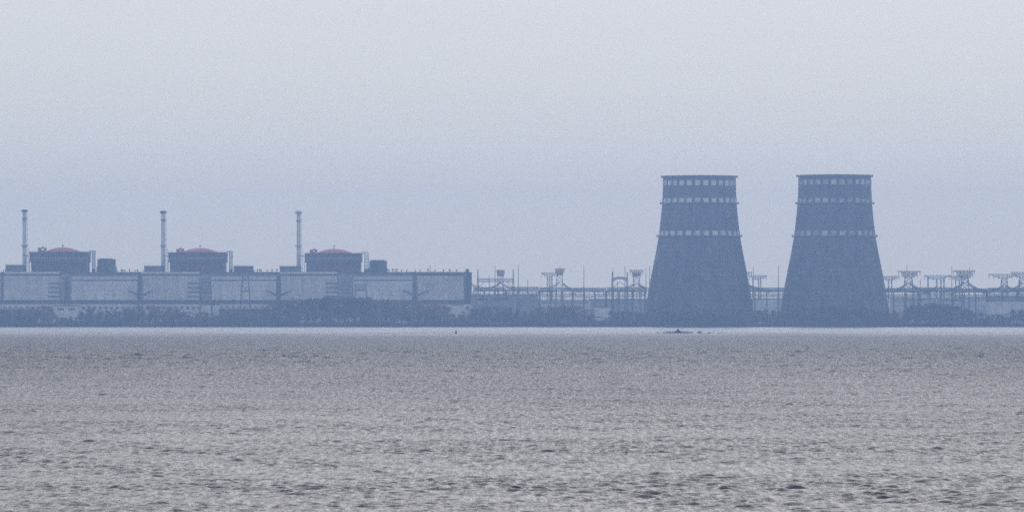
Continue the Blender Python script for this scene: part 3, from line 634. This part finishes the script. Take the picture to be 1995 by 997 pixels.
for r, (Y, yt, yb) in enumerate(((5440, 559.5, 566), (5530, 561, 567.5), (5680, 571.5, 577))):
    for k, (a, b) in enumerate(((922, 985), (987, 1050), (1052, 1115), (1117, 1180), (1182, 1256))):
        where = ('right of the end stair tower', 'below the slim lightning masts', 'below the stout crowned pylon', 'below the lone lightning mast', 'beside the nearer cooling tower')[k]
        gantry(a, b, yt + (0, -.6, .5, 1.0, .2)[k], yb + (0, -.6, .5, 1.0, .2)[k], Y + (k * 37 % 60), f'{("upper front", "upper rear", "lower rear")[r]} lattice gantry bay {where}', 'switchyard gantry bays', 3, 3)
    gantry(1448, 1540, yt + 1, yb, Y + 100, f'{("upper front", "upper rear", "lower rear")[r]} lattice gantry between the cooling towers', 'switchyard gantry bays', 4, 3)
    for k, (a, b) in enumerate(((1718, 1788), (1790, 1855), (1857, 1922), (1924, 2010))):
        where = ('right of the ladder tower', 'below the broad portal pylon', 'below the rod-flanked pylon', 'at the right photo edge')[k]
        gantry(a, b, yt + (1.5, .4, 2.2, 1.0)[k], yb + (1.5, .4, 2.2, 1.0)[k], Y + (k * 41 % 70), f'{("upper front", "upper rear", "lower rear")[r]} lattice gantry bay {where}', 'switchyard gantry bays', 3, 4)
def tall_gantry(x0, x1, yt, yb, ypost, Y, label, arch=0):
    fr = Frame((x0 + x1) / 2, Y); t = thing('tall_gantry', label, 'gantry', fr.loc()); s = Y / F
    for x in (x0, x1):
        MB().truss((fr.X(x), 0, 0), 1.8 * s, (fr.X(x), 0, fr.Z(yb)), 1.3 * s, 12, .24, .17).build('post', M['steel'], t)
        MB().truss((fr.X(x), 0, fr.Z(yb)), 1.3 * s, (fr.X(x), 0, fr.Z(ypost)), .35 * s, 6, .2, .14).build('post_top', M['steel'], t)
    mb = MB(); n = 10; P = []
    for i in range(n + 1):
        u = i / n; x = fr.X(x0 + (x1 - x0) * u); z = arch * 4 * u * (1 - u); P.append(((x, 0, fr.Z(yt) + z), (x, 0, fr.Z(yb) + z * 2.5)))
    for a, b in zip(P[:-1], P[1:]):
        mb.tube(a[0], b[0], .28); mb.tube(a[1], b[1], .28); mb.tube(a[0], b[1], .17); mb.tube(a[1], b[0], .17); mb.tube(a[0], a[1], .17)
    mb.build('beam', M['steel'], t)
    br = MB(); br.tube((fr.X(x0), 0, fr.Z(560)), (fr.X(x0 + 14), 0, fr.Z(yb)), .24); br.tube((fr.X(x1), 0, fr.Z(560)), (fr.X(x1 - 14), 0, fr.Z(yb)), .24); br.build('brace', M['steel'], t)
tall_gantry(931, 1000, 543, 548.5, 524, 5480, 'tall two-post gantry framing the slim pylon with blocky head')
tall_gantry(1193, 1222, 542, 549, 530, 5480, 'tall gantry with arched beam left of the V-headed pylon', 1.2)
MASTS = [(964.5, 518.5, 'behind the tall two-post gantry'), (1010, 516, 'just right of the tall two-post gantry'), (1028, 544, 'shortest, alone right of the tall two-post gantry'), (953, 537, 'short, inside the tall two-post gantry'),
         (1137.5, 516, 'standing alone in the middle of switchyard'), (1194, 521, 'at the left post of the arched gantry'), (1217.5, 518, 'inside the arched gantry'), (1258.5, 522, 'close to left flank of nearer cooling tower'), (1265.5, 517, 'touching left flank of nearer cooling tower'),
         (1467.5, 519.5, 'nearer the bright-squared tower, in the gap between towers'), (1516.5, 518, 'nearer the ladder tower, in the gap between towers'), (1854.5, 519, 'left of the rod-flanked pylon'), (1793, 543, 'short, right of the two-tier pylon'), (1203, 548, 'short, under the arched gantry beam')]
for (x, yt, w) in MASTS:
    Y = 5470; fr = Frame(x, Y); t = thing('lightning_mast', 'thin lightning mast ' + w, 'mast', fr.loc(), 'switchyard lightning masts'); zt = fr.Z(yt); zm = zt * .62
    MB().truss((0, 0, 0), .9, (0, 0, zm), .55, 16, .16, .11).build('mast_lattice', M['steel'], t)
    MB().tube((0, 0, zm - .3), (0, 0, zt), .36, .22, 6).build('mast_pole', M['steel'], t)
    MB().box(-1.1, 1.1, -1.1, 1.1, zm - .1, zm + .25).build('platform', M['steel'], t)
def conductors(x0, y0, x1, y1, Y0, Y1, sag, n, label, spread=4):
    """a bundle of sagging wires strung from one support to another"""
    a = Vector((px(x0, Y0), Y0, pz(y0, Y0))); b = Vector((px(x1, Y1), Y1, pz(y1, Y1))); mb = MB()
    for k in range(n):
        off = Vector((0, (k - n / 2) * spread, -(k % 4) * 1.1)); pts = []
        for i in range(15):
            u = i / 14; p = a.lerp(b, u) + off * (.35 + .65 * u); p.z -= sag * 4 * u * (1 - u); pts.append(tuple(p - a))
        mb.path(pts, .17, 3)
    o = mb.build('power_line', M['steel']); o.location = a; tag(o, label, 'power line', 'conductor bundles')
CL = [(918, 552, 935, 557, 5200, 5440, .5, 'drooping wires leaving the end stair tower'), (975, 549, 935, 560, 5560, 5440, 2, 'wires falling left from the slim blocky-headed pylon'), (975, 549, 1030, 561, 5560, 5440, 3, 'wires falling right from the slim blocky-headed pylon'),
      (1089, 549, 1050, 561, 5560, 5440, 2, 'wires falling left from the stout crowned pylon'), (1095, 549, 1135, 561, 5560, 5440, 3.5, 'wires falling right from the stout crowned pylon'), (1238, 551, 1188, 561, 5500, 5440, 2, 'wires falling left from the V-headed pylon'), (1243, 551, 1266, 560, 5500, 5440, 1.5, 'wires falling right from the V-headed pylon'),
      (1768, 550, 1728, 563, 5620, 5440, 2.5, 'wires falling left from the two-tier pylon by the ladder tower'), (1772, 550, 1812, 563, 5620, 5440, 2.5, 'wires falling right from the two-tier pylon by the ladder tower'), (1878, 548, 1836, 563, 5620, 5440, 2.5, 'wires falling left from the rod-flanked pylon'), (1884, 548, 1926, 563, 5620, 5440, 3, 'wires falling right from the rod-flanked pylon'),
      (1955, 554, 1915, 564, 5850, 5440, 2.5, 'wires falling left from the long-armed pylon near right edge'), (1990, 550, 1955, 563, 5640, 5440, 2.5, 'wires falling left from the pylon at the right edge'), (1958, 554, 2000, 564, 5850, 5440, 2.5, 'wires falling right from the long-armed pylon near right edge'), (1826, 555, 1800, 564, 5930, 5440, 2, 'wires falling left from the broad portal pylon'),
      (1452, 552, 1500, 562, 6000, 5540, 1.5, 'wires falling from the half-hidden pylon between cooling towers')]
for (x0, y0, x1, y1, Y0, Y1, sag, lab) in CL: conductors(x0, y0, x1, y1, Y0, Y1, sag, 12, lab)
# long horizontal bundles strung over the gantries
for (xa, xb, y, lab) in ((922, 1085, 562, 'wire bundle strung over left half of the central switchyard'), (1095, 1260, 562, 'wire bundle strung over right half of the central switchyard'), (1448, 1540, 563.5, 'wire bundle strung between the cooling towers'), (1720, 1870, 564, 'wire bundle strung right of the ladder tower'), (1880, 2010, 564, 'wire bundle strung at the right photo edge')):
    conductors(xa, y, xb, y, 5480, 5500, .8, 14, lab, 3)
# switchgear posts below the gantries
gear = MB().tube((0, 0, 0), (0, 0, 6), .35, .3, 5).box(-1.4, 1.4, -.5, .5, 6, 6.6); gear.tube((-1.1, 0, 6.6), (-1.1, 0, 10.5), .4, .3, 6).tube((1.1, 0, 6.6), (1.1, 0, 10.5), .4, .3, 6).tube((-1.1, 0, 10.5), (1.1, 0, 10.5), .18)
gear_me = gear.mesh('switch_column', M['steel'])
for (xa, xb, n, lab) in ((1046, 1180, 15, 'twin-post disconnector switch in the central switchyard'), (1740, 1920, 18, 'twin-post disconnector switch right of the cooling towers')):
    for k in range(n):
        x = xa + (xb - xa) * (k + .5) / n; Y = 5465 + (k * 53 % 90); o = bpy.data.objects.new('disconnector_switch', gear_me); COL.objects.link(o)
        o.location = (px(x, Y), Y, GZ); o.scale = (1, 1, 1.0 + .8 * ((k * 7) % 5) / 5); tag(o, f'{k + 1}th of the '.replace('1th', '1st').replace('2th', '2nd').replace('3th', '3rd').replace('11st', '11th').replace('12nd', '12th').replace('13rd', '13th') + lab.replace('switch in', 'switches from left in').replace('switch right', 'switches from left, right'), 'switchgear', lab.replace('twin-post ', ''))

# ------------------------------------------------------------------ vegetation
def crown_mesh(seed, m, w=.5, top=1.0, low=.16, n=330, lobes=9):
    """crown of a tree one metre tall: leaf sprays gathered on uneven lobes"""
    r = np.random.default_rng(seed); mb = MB(); L = []
    for k in range(lobes):
        a = r.uniform(0, 6.28); h = r.uniform(low + .12, top - .14); env = math.sin(math.pi * min(1, max(0.05, (h - low * .3) / (top - low * .3)))) ** .6
        rad = r.uniform(.1, .72) * w * .75 * env; L.append((rad * math.cos(a), rad * math.sin(a), h, r.uniform(.13, .24) * (w / .5)))
    L.append((0, 0, top - .15, .15)); L.append((0, 0, .5, .25))
    for k in range(n):
        cx, cy, cz, cr = L[r.integers(len(L))]; d = r.normal(size=3); d /= np.linalg.norm(d); q = cr * r.uniform(.55, 1.05)
        p = np.array([cx, cy, cz]) + d * q * np.array([1, 1, .85])
        if p[2] < low * .5: continue
        u = r.normal(size=3); u -= d * u.dot(d) * .6; u /= np.linalg.norm(u); v = np.cross(d, u) + r.normal(size=3) * .25; v /= np.linalg.norm(v); s = r.uniform(.022, .05)
        b = len(mb.v); mb.v += [tuple(p - u*s*1.3), tuple(p - v*s*.8), tuple(p + u*s*1.3), tuple(p + v*s*.8)]; mb.f.append((b, b+1, b+2, b+3))
    return mb.mesh('crown', m)
def trunk_mesh(seed):
    r = np.random.default_rng(seed + 500); mb = MB(); mb.tube((0, 0, -.03), (.01, 0, .45), .022, .014, 6).tube((.01, 0, .45), (0, .01, .85), .014, .004, 5)
    for k in range(7):
        a = r.uniform(0, 6.28); z = r.uniform(.2, .6); l = r.uniform(.15, .3); mb.tube((.005, 0, z), (l * math.cos(a), l * math.sin(a), z + r.uniform(.12, .3)), .009, .003, 4)
    return mb.mesh('trunk', M['bark'])
CR = {k: [crown_mesh(s + i, M[m], w) for i, w in enumerate((.42, .52, .60, .5))] for k, m, s in (('g', 'leaf_green', 10), ('o', 'leaf_olive', 30), ('b', 'leaf_brown', 50))}
TR = [trunk_mesh(i) for i in range(4)]
PROFILE = [(-60,604),(0,604),(45,603),(60,599),(85,595),(105,599),(112,618),(150,618),(156,604),(180,601),(235,604),(250,598),(300,595),(320,592),(340,599),(365,607),(385,611),(395,606),(415,606),(422,616),(500,618),(512,604),(530,590),(560,583),(572,581),(585,586),(600,580),(640,576),(660,577),(720,581),(760,585),(800,587),(850,588),(866,593),(876,611),(897,612),(905,601),(940,597),(990,596),(1003,600),(1014,607),(1038,606),(1044,596),(1080,594),(1115,592),(1132,599),(1150,604),(1162,617),(1184,619),(1190,604),(1205,606),(1250,607),(1300,606),(1326,603),(1338,585),(1350,590),(1362,603),(1420,602),(1470,606),(1500,604),(1530,607),(1548,600),(1575,598),(1590,600),(1612,594),(1640,595),(1655,604),(1700,604),(1740,605),(1760,608),(1776,594),(1795,595),(1812,592),(1840,591),(1862,593),(1880,600),(1902,609),(1925,612),(1960,610),(1972,601),(1988,602),(2000,606),(2060,606)]
PXS, PYS = zip(*PROFILE)
SEG = [(-80, 60, 'g', 'dull green', 'at the left photo edge'), (60, 112, 'b', 'rusty', 'left of the pale square block'), (112, 155, 'g', 'low green', 'before the pale square block'),
       (155, 245, 'o', 'olive', 'below the leftmost turbine hall'), (245, 372, 'b', 'rusty', 'in the mound below first armed pylon'), (372, 425, 'b', 'small rusty', 'before the middle hall recess'), (425, 505, 'g', 'low green', 'below the white-roofed sheds'),
       (505, 590, 'o', 'olive', 'just right of the white-roofed sheds'), (590, 730, 'g', 'tall dark green', 'below the third red dome'), (730, 875, 'b', 'rusty', 'left of the end stair tower'), (875, 902, 'g', 'low', 'in the gap before end stair tower'),
       (902, 1012, 'o', 'olive', 'just right of the end stair tower'), (1012, 1042, 'g', 'low', 'before the tall-walled pale building'), (1042, 1160, 'b', 'rusty', 'before the central switchyard'), (1160, 1186, 'g', 'low', 'around the tiny white-roofed hut'),
       (1186, 1260, 'g', 'dark green', 'just left of the bright-squared tower'), (1260, 1470, 'o', 'olive', 'at the foot of bright-squared tower'), (1470, 1530, 'o', 'olive', 'in the gap between cooling towers'), (1530, 1740, 'g', 'dark green', 'at the foot of ladder tower'),
       (1740, 1772, 'b', 'small rusty', 'just right of the ladder tower'), (1772, 1895, 'g', 'tall dark green', 'below the two-tier pylons'), (1895, 1962, 'o', 'low olive', 'before the flat pale block'), (1962, 2080, 'g', 'dark round', 'at the right photo edge')]
ORD = ['first', 'second', 'third', 'fourth', 'fifth', 'sixth', 'seventh', 'eighth', 'ninth', 'tenth', 'eleventh', 'twelfth', 'thirteenth', 'fourteenth', 'fifteenth', 'sixteenth', 'seventeenth', 'eighteenth', 'nineteenth', 'twentieth', 'twenty-first', 'twenty-second', 'twenty-third', 'twenty-fourth', 'twenty-fifth']
def tree(x, h, Y, k, i, label, group, noun):
    base = GZ - .15
    t = thing('shore_' + noun, label, noun, (px(x, Y), Y, base), group)
    w = h * random.uniform(.9, 1.15) if h > 12 else max(h, 8) * random.uniform(1.0, 1.4)
    rz = random.uniform(0, 6.28)
    inst('trunk', TR[i % 4], t, rot=(0, 0, rz), scl=(w, w, h)); inst('crown', random.choice(CR[k]), t, rot=(0, 0, rz), scl=(w, w, h))
n_tree = 0
for row, (Y0, Y1, step, fr_) in enumerate(((5062, 5098, 11.0, 1.0), (5028, 5050, 14.0, .68))):
    x = -14.0; count = {}
    while x < 2008:
        seg = next(s for s in SEG if s[0] <= x < s[1]); yp = float(np.interp(x, PXS, PYS)) + random.uniform(-1.2, 3.5)
        yp -= 2.2
        yt = yp if row == 0 else 637 - (637 - yp) * fr_ * random.uniform(.75, 1.15)
        k = seg[2] if random.random() < (.75 if row == 0 else .4) else random.choice('gog')
        Y = random.uniform(Y0, Y1); h = max(2.0, pz(yt, Y) - GZ + .15); noun = 'tree' if h > 7.5 else 'bush'
        adj = ' '.join(w for w in seg[3].split() if w not in ('tall', 'low', 'small')) or 'dull green'
        adj = {'g': 'dull green', 'o': 'olive', 'b': 'rusty'}[k]
        key = (noun, adj, seg[4]); count[key] = count.get(key, 0) + 1
        lab = f"{ORD[count[key] - 1]} {adj} {noun} from left in {'back' if row == 0 else 'front'} row {seg[4]}"
        tree(x, h, Y, k, n_tree, lab, f"{'back' if row == 0 else 'front'} row of trees {seg[4]}", noun); n_tree += 1
        x += step * random.uniform(.7, 1.35) * (1.0 if yp < 612 else .8)
def scrub_belt(name, Y0, Y1, n, h0, h1, x0, x1, label, m, s0=.5, s1=1.3):
    r = np.random.default_rng(5); mb = MB()
    for k in range(n):
        x = r.uniform(x0, x1); Y = r.uniform(Y0, Y1); hh = r.uniform(h0, h1) * (0.75 + .35 * math.sin(x * .05) * math.sin(x * .013 + 1)); base = max(-.3, GZ * min(1, (Y - 5003) / 20)) - .3
        for j in range(3):
            p = np.array([px(x, Y) + r.normal() * 1.2, Y + r.normal(), base + hh * r.uniform(.15, 1)]); u = r.normal(size=3); u /= np.linalg.norm(u); v = np.cross(u, r.normal(size=3)); v /= np.linalg.norm(v); s = r.uniform(s0, s1)
            b = len(mb.v); mb.v += [tuple(p - u*s), tuple(p - v*s*.7), tuple(p + u*s), tuple(p + v*s*.7)]; mb.f.append((b, b+1, b+2, b+3))
        b = len(mb.v); X = px(x, Y); w = r.uniform(.2, .5); mb.v += [(X - w, Y, base - .4), (X + w, Y, base - .4), (X + r.normal() * .6, Y + .2, base + hh)]; mb.f.append((b, b+1, b+2))
    o = mb.build(name, M[m]); tag(o, label, kind='stuff')
scrub_belt('shore_scrub', 5006, 5030, 9000, 2.5, 6.0, -60, 2055, 'continuous belt of reeds and scrub along the far shore', 'scrub')
scrub_belt('far_treeline', 6110, 6190, 9000, 8, 17, -80, 2080, 'pale far wood on the horizon behind the switchyard', 'leaf_green', 1.5, 4.0)

# ------------------------------------------------------------------ islet with birds, channel buoy
def bird_mesh(seed, kind):
    """waterbird as one continuous skin: tail, body, neck, head, bill"""
    up = kind == 'upright'
    if up: spine = [(-.34, .02, .03), (-.24, .12, .09), (-.08, .28, .16), (.05, .48, .17), (.12, .62, .11), (.14, .76, .065), (.16, .9, .06), (.22, .97, .075), (.30, .97, .05), (.40, .96, .018)]
    else: spine = [(-.45, .16, .03), (-.34, .16, .10), (-.12, .15, .19), (.12, .16, .18), (.25, .24, .10), (.28, .38, .065), (.31, .5, .07), (.38, .52, .065), (.45, .50, .03), (.54, .49, .012)]
    mb = MB(); n = 8
    for i, (x, z, r) in enumerate(spine):
        a = spine[max(i-1, 0)]; b = spine[min(i+1, len(spine)-1)]; d = Vector((b[0]-a[0], 0, b[1]-a[1])).normalized(); u = Vector((0, 1, 0)); w = d.cross(u)
        for k in range(n): q = 2*math.pi*k/n; mb.v.append(tuple(Vector((x, 0, z)) + u*(r*.85*math.cos(q)) + w*(r*math.sin(q))))
    for i in range(len(spine) - 1):
        for k in range(n): k2 = (k+1) % n; mb.f.append((i*n+k, i*n+k2, (i+1)*n+k2, (i+1)*n+k))
    mb.f.append(tuple(range(n))); mb.f.append(tuple((len(spine)-1)*n + k for k in reversed(range(n))))
    if up:
        for sy in (-.06, .06): mb.tube((.0, sy, .3), (.02, sy, 0), .025, .02, 5); mb.box(-.01, .12, sy - .03, sy + .03, 0, .015)
    return mb.mesh('waterbird', M['bird'])
YB = 3040.0
def rise(u, w, hmax):                                   # height of a low rocky islet at -1..1 along and across
    e = max(0, 1 - u*u) ** .3 * max(0, 1 - w*w) ** .5
    return e, -.35 + (.35 + hmax) * e * (.75 + .25 * math.sin(u * 23 + 1) * math.sin(w * 5 + u * 9))
def on_islet(x, x0, x1, hmax, dy=0): return rise((x - (x0 + x1) / 2) / ((x1 - x0) / 2), dy / 3.0, hmax)[1] - .04
def islet(x0, x1, label, hmax, peak=None, seed=1):
    r = np.random.default_rng(seed); nx, ny = 60, 10; v = []; f = []; xc = (px(x0, YB) + px(x1, YB)) / 2; hw = (px(x1, YB) - px(x0, YB)) / 2
    for j in range(ny):
        for i in range(nx):
            u = i / (nx-1) * 2 - 1; w = j / (ny-1) * 2 - 1; e, z = rise(u, w, hmax); z += r.normal() * .04 * e
            v.append((u * hw, w * 3.0, z))
    for j in range(ny-1):
        for i in range(nx-1): a = j*nx+i; f.append((a, a+1, a+nx+1, a+nx))
    mb = MB(); mb.v, mb.f = v, f; o = mb.build('islet', M['rock']); o.location = (xc, YB, 0); o['kind'] = 'structure'; o['label'] = label
islet(1288, 1352, 'long low dark islet in front of the bright-squared cooling tower', .8, seed=2)
islet(1358, 1369, 'short low dark islet right of the long one', .7, seed=3)
fr = Frame(1321, YB, .1); r = np.random.default_rng(4); mb = MB(); nn = 14; P = [(2.1, -.3), (1.85, .25), (1.35, .8), (.85, 1.25), (.5, 1.7), (.2, 2.15)]
for (rr, z) in P:
    for k in range(nn): a = 2*math.pi*k/nn; q = rr * r.uniform(.82, 1.15); mb.v.append((q*math.cos(a), q*math.sin(a), z + r.normal()*.05))
for i in range(len(P)-1):
    for k in range(nn): k2 = (k+1) % nn; mb.f.append((i*nn+k, i*nn+k2, (i+1)*nn+k2, (i+1)*nn+k))
mb.f.append(tuple((len(P)-1)*nn + k for k in range(nn)))
o = mb.build('pointed_rock', M['rock']); o.location = fr.loc(); tag(o, 'pointed dark rock rising from the middle of the bird islet', 'rock')
BM = {k: bird_mesh(1, k) for k in ('upright', 'afloat')}
def bird(x, kind, z, sc_, label, group, dy=0):
    o = bpy.data.objects.new('waterbird', BM[kind]); COL.objects.link(o); o.location = (px(x, YB), YB + dy, z); s = sc_; o.scale = (s, s, s); o.rotation_euler = (0, 0, random.choice((0, math.pi)) + random.uniform(-.6, .6)); tag(o, label, 'bird', group)
for k, x in enumerate((1293, 1296, 1298.5, 1301, 1304, 1306, 1308.5, 1311, 1313.5, 1316)): q = random.uniform(-1.5, 1); bird(x, 'upright', on_islet(x, 1288, 1352, .8, q), random.uniform(.85, 1.05), ORD[k] + ' dark waterbird from left standing on the islet left of pointed rock', 'birds left of the pointed rock', q)
for k, x in enumerate((1327, 1330, 1333, 1336, 1338.5, 1341, 1344, 1346.5, 1349.5)): q = random.uniform(-1.5, 1); bird(x, 'upright', on_islet(x, 1288, 1352, .8, q), random.uniform(.85, 1.05), ORD[k] + ' dark waterbird from left standing on the islet right of pointed rock', 'birds right of the pointed rock', q)
for k, x in enumerate((1359.8, 1361.4, 1363.4, 1366)): bird(x, 'upright', on_islet(x, 1358, 1369, .7), random.uniform(.85, 1.05), ORD[k] + ' dark waterbird from left on the short islet', 'birds on the short islet')
for k, (x, z) in enumerate(((1280.5, -.05), (1283, -.05), (1285.8, -.05))): bird(x, 'upright' if x < 1281 else 'afloat', z, 1.0, ORD[k] + ' dark waterbird from left, off the left tip of the bird islet', 'birds off the left tip')
for k, x in enumerate((1379, 1381.5, 1383)): bird(x, 'afloat', -.05, 1.3, ORD[k] + ' dark waterbird from left afloat right of the short islet', 'birds afloat right of the islets')
for k, x in enumerate((1400, 1404)): bird(x, 'afloat', -.05, 1.0, ORD[k] + ' of the two waterbirds afloat farthest right of the islets', 'birds farthest right')
bird(1321.6, 'upright', 2.2, .7, 'dark waterbird perched on tip of the pointed rock', None)
t = thing('channel_buoy', 'slim dark post buoy standing in the water left of the bird islet', 'buoy', (px(888.3, 2930), 2930, -.1))
MB().lathe([(.05, -.3), (.50, -.25), (.55, .4), (.42, .8), (.26, 1.0)], 16).build('float', M['buoy'], t)
MB().lathe([(.26, .95), (.22, 1.6), (.2, 1.65)], 12, cap=True).build('post', M['buoy'], t)
MB().lathe([(.03, 1.62), (.34, 1.65), (.34, 1.95), (.03, 2.05)], 12).build('topmark', M['buoy'], t)

# ------------------------------------------------------------------ haze
hz = MB().box(-2600, 2600, -450, 6250, -2.2, 142).build('haze', None); tag(hz, 'pale blue haze over the reservoir and the plant', kind='stuff')
hm = bpy.data.materials.new('haze_air'); hm.use_nodes = True; ht = hm.node_tree; ht.nodes.clear()
ho = ht.nodes.new('ShaderNodeOutputMaterial'); pv = ht.nodes.new('ShaderNodeVolumePrincipled')
pv.inputs['Color'].default_value = (*HAZE_COLOR, 1); pv.inputs['Density'].default_value = HAZE_DENSITY; pv.inputs['Anisotropy'].default_value = HAZE_G
ht.links.new(pv.outputs[0], ho.inputs['Volume']); hz.data.materials.append(hm)
hm.cycles.homogeneous_volume = True
hz.display_type = 'WIRE'
